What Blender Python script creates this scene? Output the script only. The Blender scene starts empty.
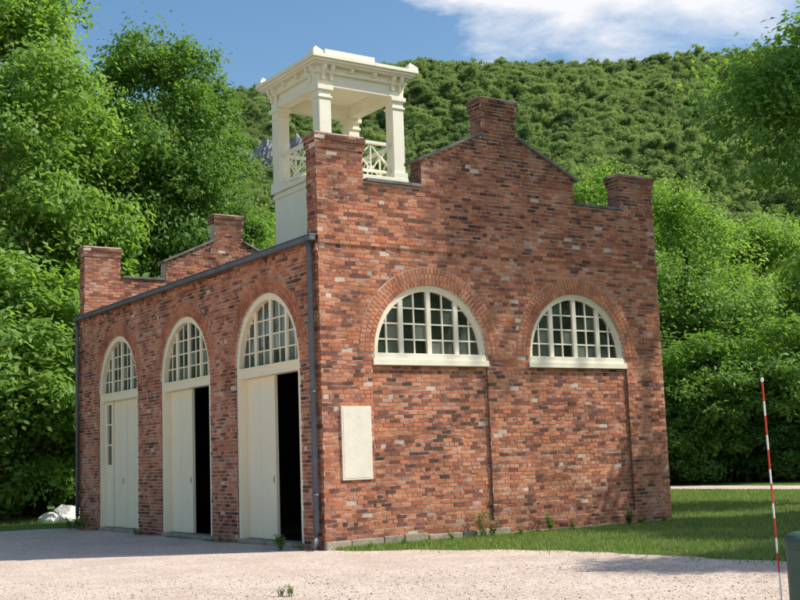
import bpy, bmesh, math, random
import numpy as np
from mathutils import Vector, Matrix
random.seed(7); rng=np.random.default_rng(7)
S=bpy.context.scene; COL=S.collection
W,L=8.0,12.16

# ---------------------------------------------------------------- node helpers
def new_mat(name):
    m=bpy.data.materials.new(name); m.use_nodes=True; nt=m.node_tree; nt.nodes.clear()
    out=nt.nodes.new('ShaderNodeOutputMaterial'); return m,nt,out
def N(nt,t,**kw):
    n=nt.nodes.new(t)
    for k,v in kw.items():
        if k in n.inputs: n.inputs[k].default_value=v
        else: setattr(n,k,v)
    return n
def ramp(nt,stops,interp='LINEAR'):
    r=nt.nodes.new('ShaderNodeValToRGB'); r.color_ramp.interpolation=interp
    e=r.color_ramp.elements
    while len(e)<len(stops): e.new(0.5)
    for i,(p,c) in enumerate(stops):
        e[i].position=p; e[i].color=(*c,1) if len(c)==3 else c
    return r
def mix(nt,fac,a,b,mode='MIX'):
    n=nt.nodes.new('ShaderNodeMix'); n.data_type='RGBA'; n.blend_type=mode
    for s,v in ((0,fac),(6,a),(7,b)):
        if hasattr(v,'links'): nt.links.new(v,n.inputs[s])
        elif s==0: n.inputs[0].default_value=v
        else: n.inputs[s].default_value=(*v,1)
    return n.outputs[2]
def math_n(nt,op,a,b=0.0):
    n=nt.nodes.new('ShaderNodeMath'); n.operation=op
    for i,v in enumerate((a,b)):
        if hasattr(v,'links'): nt.links.new(v,n.inputs[i])
        else: n.inputs[i].default_value=v
    return n.outputs[0]
def noise(nt,scale,detail=4,rough=.55,vec=None):
    n=nt.nodes.new('ShaderNodeTexNoise'); n.inputs['Scale'].default_value=scale
    n.inputs['Detail'].default_value=detail; n.inputs['Roughness'].default_value=rough
    if vec is None:
        g=nt.nodes.new('ShaderNodeNewGeometry'); vec=g.outputs['Position']
    nt.links.new(vec,n.inputs['Vector']); return n
def principled(nt,out,rough=.8,spec=.3):
    p=nt.nodes.new('ShaderNodeBsdfPrincipled'); p.inputs['Roughness'].default_value=rough
    p.inputs['Specular IOR Level'].default_value=spec
    nt.links.new(p.outputs[0],out.inputs[0]); return p
def bump(nt,h,strength,dist,p):
    b=nt.nodes.new('ShaderNodeBump'); b.inputs['Strength'].default_value=strength; b.inputs['Distance'].default_value=dist
    nt.links.new(h,b.inputs['Height']); nt.links.new(b.outputs[0],p.inputs['Normal'])

def simple_mat(name,c1,c2,scale=3,rough=.7,spec=.3,bs=.3,bd=.01,bscale=40,metal=0,dirt=None):
    m,nt,out=new_mat(name); p=principled(nt,out,rough,spec); p.inputs['Metallic'].default_value=metal
    n=noise(nt,scale,6); r=ramp(nt,[(.3,c1),(.7,c2)]); nt.links.new(n.outputs[0],r.inputs[0])
    col=r.outputs[0]
    if dirt:
        n3=noise(nt,9,8,.7); r3=ramp(nt,[(.58,(0,0,0)),(.76,(.8,.8,.8))]); nt.links.new(n3.outputs[0],r3.inputs[0])
        col=mix(nt,r3.outputs[0],col,dirt)
    nt.links.new(col,p.inputs['Base Color'])
    n2=noise(nt,bscale,5); bump(nt,n2.outputs[0],bs,bd,p); return m

# ---- bricks (one island per brick)
def brick_mat(arch=False):
    m,nt,out=new_mat("arch_brick" if arch else "weathered_brick"); p=principled(nt,out,.88,.2)
    g=nt.nodes.new('ShaderNodeNewGeometry')
    r=ramp(nt,[(0,(.15,.078,.062)),(.12,(.28,.115,.080)),(.28,(.45,.170,.100)),(.47,(.58,.220,.120)),(.66,(.67,.275,.145)),(.84,(.69,.325,.190)),(.95,(.46,.21,.145)),(1,(.64,.40,.29))])
    big=noise(nt,.55,4,.6)
    a=math_n(nt,'MULTIPLY',math_n(nt,'SUBTRACT',big.outputs[0],.5),.6)
    rnd=g.outputs['Random Per Island']
    if arch: rnd=math_n(nt,'ADD',math_n(nt,'MULTIPLY',rnd,.50),.34)
    f=math_n(nt,'ADD',rnd,a)
    nt.links.new(f,r.inputs[0])
    fine=noise(nt,28,6,.7); fr=ramp(nt,[(.3,(.68,.66,.66)),(.7,(1.18,1.15,1.15))]); nt.links.new(fine.outputs[0],fr.inputs[0])
    c=mix(nt,1.0,r.outputs[0],fr.outputs[0],'MULTIPLY')
    sm=noise(nt,4.0,10,.78); sr=ramp(nt,[(.58,(0,0,0)),(.78,(.6,.6,.6))]); nt.links.new(sm.outputs[0],sr.inputs[0])
    c=mix(nt,sr.outputs[0],c,(.66,.50,.40))
    dk=noise(nt,1.1,7,.68); dr=ramp(nt,[(.36,(.62,.58,.56)),(.54,(1,1,1))]); nt.links.new(dk.outputs[0],dr.inputs[0])
    c=mix(nt,1.0,c,dr.outputs[0],'MULTIPLY')
    sx=nt.nodes.new('ShaderNodeSeparateXYZ'); nt.links.new(g.outputs['Position'],sx.inputs[0])
    mr=N(nt,'ShaderNodeMapRange'); nt.links.new(sx.outputs[2],mr.inputs[0])
    mr.inputs[1].default_value=0; mr.inputs[2].default_value=.9; mr.inputs[3].default_value=.72; mr.inputs[4].default_value=1
    st=noise(nt,1.8,8,.7)
    mr2=N(nt,'ShaderNodeMapRange'); nt.links.new(math_n(nt,'ADD',sx.outputs[2],math_n(nt,'MULTIPLY',st.outputs[0],5.0)),mr2.inputs[0])
    mr2.inputs[1].default_value=7.9; mr2.inputs[2].default_value=10.6; mr2.inputs[3].default_value=1; mr2.inputs[4].default_value=.38
    v=math_n(nt,'MULTIPLY',mr.outputs[0],mr2.outputs[0])
    cc=nt.nodes.new('ShaderNodeCombineColor')
    for i in range(3): nt.links.new(v,cc.inputs[i])
    c=mix(nt,1.0,c,cc.outputs[0],'MULTIPLY')
    nt.links.new(c,p.inputs['Base Color'])
    b=noise(nt,45,6,.7); bump(nt,b.outputs[0],.6,.01,p); return m
def brick_proc():
    m,nt,out=new_mat("brick_masonry"); p=principled(nt,out,.9,.2)
    g=nt.nodes.new('ShaderNodeNewGeometry'); s=nt.nodes.new('ShaderNodeSeparateXYZ'); nt.links.new(g.outputs['Position'],s.inputs[0])
    u=math_n(nt,'ADD',s.outputs[0],s.outputs[1]); c=nt.nodes.new('ShaderNodeCombineXYZ')
    nt.links.new(u,c.inputs[0]); nt.links.new(s.outputs[2],c.inputs[1])
    b=nt.nodes.new('ShaderNodeTexBrick'); nt.links.new(c.outputs[0],b.inputs['Vector'])
    b.inputs['Scale'].default_value=1; b.inputs['Brick Width'].default_value=.205; b.inputs['Row Height'].default_value=.071
    b.inputs['Mortar Size'].default_value=.007; b.inputs['Color1'].default_value=(.20,.08,.055,1); b.inputs['Color2'].default_value=(.52,.20,.12,1)
    b.inputs['Mortar'].default_value=(.40,.31,.26,1)
    n=noise(nt,3,7,.7); r=ramp(nt,[(.3,(.5,.5,.5)),(.7,(1.1,1.1,1.1))]); nt.links.new(n.outputs[0],r.inputs[0])
    nt.links.new(mix(nt,1.0,b.outputs[0],r.outputs[0],'MULTIPLY'),p.inputs['Base Color'])
    bump(nt,math_n(nt,'SUBTRACT',1.0,b.outputs['Fac']),.8,.012,p); return m
BRICK=brick_mat(); ARCHB=brick_mat(True); BPROC=brick_proc()
MORTAR=simple_mat("lime_mortar",(.42,.32,.26),(.72,.60,.50),scale=2.0,rough=.95,bs=.6,bd=.01,bscale=60)
CREAM=simple_mat("cream_paint",(.93,.80,.56),(.94,.84,.62),scale=2,rough=.5,bs=.10,bd=.003,bscale=25,dirt=(.82,.69,.47))
WHITE=simple_mat("off_white_paint",(.88,.80,.62),(.91,.85,.69),scale=2,rough=.55,bs=.12,bd=.004,bscale=25,dirt=(.74,.65,.48))
SLATE=simple_mat("dark_coping_stone",(.10,.095,.09),(.26,.23,.20),scale=5,rough=.85,bs=.6,bd=.01)
METAL=simple_mat("painted_metal",(.09,.095,.105),(.15,.155,.165),scale=4,rough=.45,spec=.5,bs=.1)
ROOFM=simple_mat("dark_roof_metal",(.06,.055,.05),(.11,.10,.09),scale=3,rough=.6)
STONE=simple_mat("foundation_stone",(.26,.21,.15),(.46,.39,.30),scale=4,rough=.95,bs=.9,bd=.02,bscale=18)
MARBLE=simple_mat("pale_stone",(.74,.67,.55),(.84,.78,.66),scale=5,rough=.7,bs=.3,bd=.004,dirt=(.56,.50,.42))
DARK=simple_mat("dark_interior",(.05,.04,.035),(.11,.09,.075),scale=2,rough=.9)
CANOPYTOP=simple_mat("grey_cream_roof_paint",(.72,.67,.56),(.84,.79,.68),scale=3,rough=.6,dirt=(.5,.46,.38))
BARK=simple_mat("bark",(.08,.062,.045),(.20,.16,.12),scale=6,rough=.95,bs=1,bd=.03,bscale=14)
ROCK=simple_mat("pale_rock",(.62,.60,.56),(.84,.82,.78),scale=3,rough=.9,bs=.8,bd=.05,bscale=9)
CLIFF=simple_mat("grey_cliff_rock",(.16,.155,.15),(.36,.34,.32),scale=.25,rough=.95,bs=1,bd=1.0,bscale=.6)
def glass_mat():
    m,nt,out=new_mat("old_window_glass"); p=principled(nt,out,.06,.8)
    g=nt.nodes.new('ShaderNodeNewGeometry')
    r=ramp(nt,[(0,(.012,.016,.012)),(.5,(.03,.04,.03)),(.8,(.09,.11,.085)),(1,(.20,.22,.17))]); nt.links.new(g.outputs['Random Per Island'],r.inputs[0])
    nt.links.new(r.outputs[0],p.inputs['Base Color']); p.inputs['IOR'].default_value=1.55
    n=noise(nt,3,3); bump(nt,n.outputs[0],.15,.02,p); return m
GLASS=glass_mat()

# ---------------------------------------------------------------- mesh builder
class MB:
    def __init__(s): s.v=[]; s.f=[]; s.m=[]
    def add(s,vs,fs,mi=0):
        o=len(s.v); s.v+= [tuple(map(float,q)) for q in vs]; s.f+=[tuple(i+o for i in f) for f in fs]; s.m+=[mi]*len(fs)
    def box(s,x0,x1,y0,y1,z0,z1,mi=0):
        s.add([(x0,y0,z0),(x1,y0,z0),(x1,y1,z0),(x0,y1,z0),(x0,y0,z1),(x1,y0,z1),(x1,y1,z1),(x0,y1,z1)],
              [(0,3,2,1),(4,5,6,7),(0,1,5,4),(1,2,6,5),(2,3,7,6),(3,0,4,7)],mi)
    def pbox(s,P,u0,u1,d0,d1,z0,z1,mi=0):
        c=[P(u,d,z) for z in (z0,z1) for (u,d) in ((u0,d0),(u1,d0),(u1,d1),(u0,d1))]
        s.add(c,[(0,3,2,1),(4,5,6,7),(0,1,5,4),(1,2,6,5),(2,3,7,6),(3,0,4,7)],mi)
    def prism(s,P,poly,d0,d1,mi=0):
        n=len(poly); vs=[P(u,d0,z) for u,z in poly]+[P(u,d1,z) for u,z in poly]
        fs=[tuple(range(n)),tuple(range(2*n-1,n-1,-1))]+[(i,(i+1)%n,n+(i+1)%n,n+i) for i in range(n)]
        s.add(vs,fs,mi)
    def ring(s,P,uc,zc,r0,r1,d0,d1,a0=0,a1=math.pi,n=40,mi=0):
        vs=[];fs=[]
        for i in range(n+1):
            a=a0+(a1-a0)*i/n; c,q=math.cos(a),math.sin(a)
            vs+=[P(uc+r0*c,d0,zc+r0*q),P(uc+r1*c,d0,zc+r1*q),P(uc+r1*c,d1,zc+r1*q),P(uc+r0*c,d1,zc+r0*q)]
        for i in range(n):
            b=4*i
            for k in range(4): fs.append((b+k,b+(k+1)%4,b+4+(k+1)%4,b+4+k))
        fs+=[(0,1,2,3),(4*n+3,4*n+2,4*n+1,4*n)]
        s.add(vs,fs,mi)
    def tube(s,pts,rad,n=8,mi=0,caps=True):
        pts=[Vector(p) for p in pts]; vs=[];fs=[]
        for i,p in enumerate(pts):
            t=(pts[min(i+1,len(pts)-1)]-pts[max(i-1,0)]).normalized()
            a=Vector((0,0,1)) if abs(t.z)<.9 else Vector((1,0,0))
            b=t.cross(a).normalized(); c=t.cross(b); r=rad[i] if hasattr(rad,'__len__') else rad
            for k in range(n):
                an=2*math.pi*k/n; vs.append(p+b*(r*math.cos(an))+c*(r*math.sin(an)))
        for i in range(len(pts)-1):
            for k in range(n): fs.append((i*n+k,i*n+(k+1)%n,(i+1)*n+(k+1)%n,(i+1)*n+k))
        if caps: fs+=[tuple(range(n-1,-1,-1)),tuple(range((len(pts)-1)*n,len(pts)*n))]
        s.add(vs,fs,mi)
    def mesh(s,name,mats,smooth=False):
        me=bpy.data.meshes.new(name); me.from_pydata(s.v,[],s.f)
        for m in mats: me.materials.append(m)
        me.polygons.foreach_set('material_index',s.m)
        bm=bmesh.new(); bm.from_mesh(me); bmesh.ops.recalc_face_normals(bm,faces=bm.faces); bm.to_mesh(me); bm.free()
        if smooth: me.polygons.foreach_set('use_smooth',[True]*len(me.polygons))
        me.update(); return me
    def obj(s,name,mats,parent=None,smooth=False,bevel=0):
        o=bpy.data.objects.new(name,s.mesh(name,mats,smooth)); COL.objects.link(o)
        if parent: o.parent=parent
        if bevel:
            b=o.modifiers.new('b','BEVEL'); b.width=bevel; b.segments=2; b.limit_method='ANGLE'
        return o
def empty(name,loc,label=None,cat=None,group=None):
    o=bpy.data.objects.new(name,None); o.location=loc; COL.objects.link(o)
    if label: o["label"]=label
    if cat: o["category"]=cat
    if group: o["group"]=group
    return o
def plane(O,U,Nn):
    O,U,Nn=Vector(O),Vector(U),Vector(Nn)
    return lambda u,d,z: O+U*u+Nn*d+Vector((0,0,z))
PR=plane((0,0,0),(1,0,0),(0,-1,0)); PL=plane((0,0,0),(0,1,0),(-1,0,0))

# ---------------------------------------------------------------- brick laying
CO=.071
def lay(mb,P,z0,z1,allowed,mi=0,seed=0,proj=.010):
    R=random.Random(seed); row=int(math.floor(z0/CO+.5)); z=z0
    while z<z1-.02:
        zt=min(z+CO,z1); zm=(z+zt)/2; ivs=allowed(zm)
        if row%6==5: w=.1025; off=0.027
        else: w=.205; off=(.1025 if row%2 else 0)
        off+=R.uniform(-.015,.015)
        for (a,b,dep) in ivs:
            k=math.floor((a-off)/w)
            while off+k*w<b-.012:
                ua=max(off+k*w,a); ub=min(off+(k+1)*w,b); k+=1
                if ub-ua<.035: continue
                g=.0072; x0=ua+g*(ua>a+1e-6); x1=ub-g*(ub<b-1e-6); q0=z+g+R.uniform(-.0025,.0025); q1=zt-g+R.uniform(-.0025,.0025)
                d=dep+proj+R.uniform(-.006,.005)
                if R.random()<.014: d=dep-.004
                j=lambda:R.uniform(-.0035,.0035)
                c=[P(x0,dep-.02,q0),P(x1,dep-.02,q0),P(x1,dep-.02,q1),P(x0,dep-.02,q1),
                   P(x0+j(),d+j(),q0+j()),P(x1+j(),d+j(),q0+j()),P(x1+j(),d+j(),q1+j()),P(x0+j(),d+j(),q1+j())]
                mb.add(c,[(0,1,2,3),(4,5,6,7),(0,1,5,4),(1,2,6,5),(2,3,7,6),(3,0,4,7)],mi)
        z+=CO; row+=1
def brick_block(mb,x0,x1,y0,y1,z0,z1,seed=0):
    mb.box(x0,x1,y0,y1,z0,z1,1)
    w=x1-x0; d=y1-y0
    lay(mb,plane((x0,y0,0),(1,0,0),(0,-1,0)),z0,z1,lambda z:[(-.01,w+.01,0)],0,seed)
    lay(mb,plane((x0,y0,0),(0,1,0),(-1,0,0)),z0,z1,lambda z:[(.0,d,0)],0,seed+1)
    lay(mb,plane((x1,y0,0),(0,1,0),(1,0,0)),z0,z1,lambda z:[(.0,d,0)],0,seed+2)
    lay(mb,plane((x0,y1,0),(1,0,0),(0,1,0)),z0,z1,lambda z:[(-.01,w+.01,0)],0,seed+3)
def voussoirs(mb,P,uc,zc,ri,dep=0,seed=0,rings=3):
    R=random.Random(seed)
    mb.ring(P,uc,zc,ri,ri+.104*rings+.004,dep-.03,dep+.012,mi=1)
    for k in range(rings):
        r0=ri+.104*k+.004; r1=r0+.090; rm=(r0+r1)/2; n=int(math.pi*rm/.080)
        for i in range(n):
            g=.010/rm; a0=math.pi*i/n+g; a1=math.pi*(i+1)/n-g; d=dep+.026+R.uniform(-.004,.006)
            j=lambda:R.uniform(-.003,.003); c=[]
            for dd in (dep-.02,d):
                for r,a in ((r0,a0),(r1,a0),(r1,a1),(r0,a1)):
                    c.append(P(uc+(r+j())*math.cos(a),dd,zc+(r+j())*math.sin(a)))
            mb.add(c,[(0,1,2,3),(4,5,6,7),(0,1,5,4),(1,2,6,5),(2,3,7,6),(3,0,4,7)],0)

def boolean_slab(poly,P,d0,d1,cutters,Nn):
    mb=MB(); mb.prism(P,poly,d0,d1); o=mb.obj("tmp_slab",[MORTAR,BPROC])
    cs=[]
    for c in cutters:
        co=c.obj("tmp_cut",[MORTAR]); cs.append(co); m=o.modifiers.new('b','BOOLEAN'); m.operation='DIFFERENCE'; m.solver='EXACT'; m.object=co
    dg=bpy.context.evaluated_depsgraph_get(); me=bpy.data.meshes.new_from_object(o.evaluated_get(dg))
    vs=[tuple(v.co) for v in me.vertices]; fs=[]; ms=[]
    for p in me.polygons:
        fs.append(tuple(p.vertices)); ms.append(1 if p.normal.dot(Vector(Nn))>.9 else 2)
    for c in cs+[o]: bpy.data.objects.remove(c,do_unlink=True)
    return vs,fs,ms
def add_slab(mb,t):
    o=len(mb.v); mb.v+=t[0]; mb.f+=[tuple(i+o for i in f) for f in t[1]]; mb.m+=t[2]

HOUSE=empty("brick_fire_house",(0,0,0),"weathered red brick fire engine house with arched doors and belfry","building")
TH=.34
A0,A1=.94,7.08; B0,B1=2.18,5.84; C0,C1=3.60,4.42; ZP,ZF,ZB,ZG,ZC=6.93,6.27,6.78,7.42,8.06
prof=[(0,0),(W,0),(W,ZP),(A1,ZP),(A1,ZF),(B1,ZF),(B1,ZB),(C1,ZG),(C1,ZC),(C0,ZC),(C0,ZG),(B0,ZB),(B0,ZF),(A0,ZF),(A0,ZP),(0,ZP)]
def gable_iv(z):
    if z<ZF: return [(0,W)]
    o=[]
    if z<ZP: o.append((0,A0))
    if z<ZB: o.append((B0,B1))
    elif z<ZG:
        t=(z-ZB)/(ZG-ZB); o.append((B0+t*(C0-B0),B1-t*(B1-C1)))
    elif z<ZC: o.append((C0,C1))
    if z<ZP: o.append((A1,W))
    return o
def cut(ivs,a,b):
    r=[]
    for x0,x1 in ivs:
        if b<=x0 or a>=x1: r.append((x0,x1)); continue
        if a>x0: r.append((x0,a))
        if b<x1: r.append((b,x1))
    return r
WC=[2.27,5.73]; WR=1.22; WZ=3.28
def right_allowed(z):
    iv=gable_iv(z)
    for uc in WC:
        if 3.04<z<=WZ: iv=cut(iv,uc-1.25,uc+1.25)
        elif WZ<z<WZ+WR+.28:
            h=math.sqrt(max((WR+.28)**2-(z-WZ)**2,0)); iv=cut(iv,uc-h,uc+h)
    out=[]
    for a,b in iv:
        if .28<z<3.04:
            for s0,s1,dd in ((0,1,0),(1,3.5,-.055),(3.5,4.5,0),(4.5,7,-.055),(7,8,0)):
                out.append((s0-(.012 if s0==0 else 0),s1,dd))
        elif 5.11<z<5.25: out.append((a-.012 if a==0 else a,b,.032))
        else: out.append((a-.012 if a==0 else a,b,0))
    return out
mb=MB(); cutters=[]
for uc in WC:
    c=MB(); pts=[(uc+WR,3.05),(uc+WR,WZ)]+[(uc+WR*math.cos(a),WZ+WR*math.sin(a)) for a in np.linspace(0,math.pi,49)[1:-1]]+[(uc-WR,WZ),(uc-WR,3.05)]
    c.prism(PR,pts,.2,-.6); cutters.append(c)
for a,b in ((1,3.5),(4.5,7)):
    c=MB(); c.pbox(PR,a,b,.2,-.055,.28,3.045); cutters.append(c)
add_slab(mb,boolean_slab(prof,PR,0,-TH,cutters,(0,-1,0)))
lay(mb,PR,0.0,ZC,right_allowed,0,11)
mb.pbox(PR,-.0,W,-.01,.028,5.122,5.246,1)
mb.obj("gable_wall",[BRICK,MORTAR,BPROC],HOUSE)
for i,uc in enumerate(WC):
    mb=MB(); voussoirs(mb,PR,uc,WZ,WR,0,50+i); mb.obj("brick_arch",[ARCHB,MORTAR],HOUSE)
mb=MB(); PB=plane((0,L-TH,0),(1,0,0),(0,-1,0))
mb.prism(PB,[(u,z) for u,z in prof],0,-TH,1)
lay(mb,PB,5.2,ZC,lambda z:[(a,b,0) for a,b in gable_iv(z)],0,31)
mb.obj("gable_wall",[BRICK,MORTAR,BPROC],HOUSE)
DC=[1.98,5.64,9.49]; DR=1.26; DZ=3.25
def left_allowed(z):
    iv=[(0,L)] if z<5.2 else [(0,TH),(L-TH,L)]
    for uc in DC:
        if z<=DZ: iv=cut(iv,uc-DR,uc+DR)
        elif z<DZ+DR+.28:
            h=math.sqrt(max((DR+.28)**2-(z-DZ)**2,0)); iv=cut(iv,uc-h,uc+h)
    dd=.04 if 4.97<z<5.11 else 0
    return [(a,b,dd) for a,b in iv]
mb=MB(); cutters=[]
for uc in DC:
    c=MB(); pts=[(uc+DR,-.5),(uc+DR,DZ)]+[(uc+DR*math.cos(a),DZ+DR*math.sin(a)) for a in np.linspace(0,math.pi,49)[1:-1]]+[(uc-DR,DZ),(uc-DR,-.5)]
    c.prism(PL,pts,.2,-.6); cutters.append(c)
add_slab(mb,boolean_slab([(TH+.002,-.02),(L-TH-.002,-.02),(L-TH-.002,5.22),(TH+.002,5.22)],PL,0,-TH+.01,cutters,(-1,0,0)))
lay(mb,PL,0.0,ZP-.02,left_allowed,0,71)
mb.pbox(PL,0.0,L,-.01,.034,4.980,5.104,1)
mb.obj("door_wall",[BRICK,MORTAR,BPROC],HOUSE)
for i,uc in enumerate(DC):
    mb=MB(); voussoirs(mb,PL,uc,DZ,DR,0,90+i); mb.obj("brick_arch",[ARCHB,MORTAR],HOUSE)
mb=MB(); mb.box(W-TH,W,TH+.002,L-TH-.002,0,5.2,0); mb.obj("back_wall",[BPROC],HOUSE)
for y0 in (0,L-TH):
    for (a,b,zt) in ((0,A0,ZP),(A1,W,ZP),(C0,C1,ZC)):
        mb=MB(); brick_block(mb,a-.022,b+.022,y0-.022,y0+TH+.022,zt-.143,zt,seed=int(a*10)+5)
        brick_block(mb,a-.042,b+.042,y0-.042,y0+TH+.042,zt+.001,zt+.10,seed=int(a*10)+9)
        mb.box(a-.02,b+.02,y0-.02,y0+TH+.02,zt+.10,zt+.125,1)
        mb.obj("parapet_cap",[BRICK,MORTAR],HOUSE)
    PG=plane((0,y0,0),(1,0,0),(0,-1,0))
    mb=MB(); mb.pbox(PG,A0+.045,B0-.003,-TH-.06,.06,6.272,6.33); mb.obj("coping",[SLATE],HOUSE,bevel=.008)
    mb=MB(); mb.pbox(PG,B1+.003,A1-.045,-TH-.06,.06,6.272,6.33); mb.obj("coping",[SLATE],HOUSE,bevel=.008)
    mb=MB(); mb.prism(PG,[(B0-.09,ZB-.035),(C0-.01,ZG+.01),(C0-.01,ZG+.07),(B0-.09,ZB+.025)],.07,-TH-.07); mb.obj("coping",[SLATE],HOUSE,bevel=.008)
    mb=MB(); mb.prism(PG,[(B1+.09,ZB-.035),(C1+.01,ZG+.01),(C1+.01,ZG+.07),(B1+.09,ZB+.025)],.07,-TH-.07); mb.obj("coping",[SLATE],HOUSE,bevel=.008)
mb=MB(); x=-.05
R=random.Random(3)
while x<3.2:
    w=R.uniform(.4,.8); h=R.uniform(.10,.17); mb.box(x,x+w-.015,-.10-R.uniform(0,.03),-.016,-.05,h); x+=w
mb.box(3.2,8.03,-.045,-.018,-.05,.06)
mb.obj("foundation",[STONE],HOUSE,bevel=.02)
mb=MB(); 
for sgn in (0,1):
    xs=(-.12,W/2) if sgn==0 else (W+.12,W/2)
    mb.add([(xs[0],TH,5.22),(xs[1],TH,6.5),(xs[1],L-TH,6.5),(xs[0],L-TH,5.22),(xs[0],TH,5.27),(xs[1],TH,6.55),(xs[1],L-TH,6.55),(xs[0],L-TH,5.27)],
       [(0,1,2,3),(4,5,6,7),(0,1,5,4),(1,2,6,5),(2,3,7,6),(3,0,4,7)])
mb.obj("roof",[ROOFM],HOUSE)
mb=MB(); mb.box(-.18,-.06,-.02,L+.02,5.15,5.235); mb.box(-.19,-.04,-.03,L+.03,5.236,5.256); mb.obj("gutter",[METAL],HOUSE,bevel=.01)
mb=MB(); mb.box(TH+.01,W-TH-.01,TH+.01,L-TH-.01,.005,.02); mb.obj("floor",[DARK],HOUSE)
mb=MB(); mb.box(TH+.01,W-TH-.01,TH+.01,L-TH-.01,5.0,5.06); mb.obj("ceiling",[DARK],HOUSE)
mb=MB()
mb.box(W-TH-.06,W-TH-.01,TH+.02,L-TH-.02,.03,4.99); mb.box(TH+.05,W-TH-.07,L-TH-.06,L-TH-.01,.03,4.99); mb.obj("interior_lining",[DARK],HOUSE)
def spout(pts,r=.05):
    mb=MB(); mb.tube(pts,r,12)
    for z in (.9,2.6,4.2):
        p=Vector(pts[-2]); q=Vector(pts[1]); 
        t=(z-pts[-2][2])/(pts[1][2]-pts[-2][2]); c=p.lerp(q,t); mb.tube([c-Vector((0,0,.02)),c+Vector((0,0,.02))],r+.012,12)
    mb.obj("downspout",[METAL],HOUSE,smooth=True)
spout([(-.12,.13,5.16),(-.10,.13,4.9),(-.095,.13,.32),(-.12,.10,.16),(-.22,.02,.06)])
spout([(-.12,L-.1,5.16),(-.10,L-.1,4.9),(-.095,L-.1,.32),(-.12,L-.1,.16),(-.22,L-.12,.06)])
spout([(W+.12,.13,5.16),(W+.06,.13,4.9),(W+.055,.13,.32),(W+.06,.13,.2),(W+.07,.13,.06)],.035)
mb=MB(); mb.pbox(PR,.34,.93,.002,.042,1.12,2.35); mb.pbox(PR,.37,.90,.042,.047,1.15,2.32)
mb.obj("stone_plaque",[MARBLE],HOUSE,bevel=.006)["label"]="pale blank weathered stone tablet"

# ---------------------------------------------------------------- windows and doors
def panes(mb,P,us,zs,d,seed,inside):
    R=random.Random(seed)
    for i in range(len(us)-1):
        for k in range(len(zs)-1):
            a,b,c,e=us[i],us[i+1],zs[k],zs[k+1]
            if not inside(a,b,c): continue
            t=[R.uniform(-.004,.004) for _ in range(3)]
            mb.add([P(a,d+t[0],c),P(b,d+t[1],c),P(b,d+t[1]+t[2],e),P(a,d+t[0]+t[2],e)],[(0,1,2,3)])
def fan_grid(mb,P,uc,zc,r,d0,d1,zlow):
    for u in (-.60,0,.60): mb.pbox(P,uc+u-.045,uc+u+.045,d0,d1,zlow,zc+math.sqrt(r*r-u*u))
    for u in (-.90,-.31,.31,.90): mb.pbox(P,uc+u-.013,uc+u+.013,d0-.022,d1+.02,zlow,zc+math.sqrt(r*r-u*u))
    for z in (.24,.52,.80):
        h=math.sqrt(r*r-z*z); mb.pbox(P,uc-h,uc+h,d0-.025,d1+.023,zc+z-.013,zc+z+.013)
for i,uc in enumerate(WC):
    mb=MB(); mb.ring(PR,uc,WZ,WR-.11,WR-.002,-.05,-.17,mi=0); mb.ring(PR,uc,WZ,WR-.05,WR-.003,-.03,-.048,mi=0)
    fan_grid(mb,PR,uc,WZ,WR-.10,-.06,-.15,WZ-.05)
    o=mb.obj("arched_window",[WHITE],HOUSE)
    s=MB(); s.pbox(PR,uc-WR-.03,uc+WR+.03,.035,-.052,3.055,3.16); s.pbox(PR,uc-WR+.01,uc+WR-.01,-.0,-.18,3.161,WZ-.01)
    s.obj("sill",[WHITE],o,bevel=.006)
    g=MB(); us=[uc+v for v in (-1.12,-.90,-.60,-.31,0,.31,.60,.90,1.12)]; zs=[WZ-.04,WZ+.24,WZ+.52,WZ+.80,WZ+1.15]
    def ins(a,b,c,uc=uc): 
        m=min(abs(a-uc),abs(b-uc)); return m*m+(c-WZ)**2<1.13**2
    panes(g,PR,us,zs,-.11,i,ins); g.obj("glass",[GLASS],o)

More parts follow.
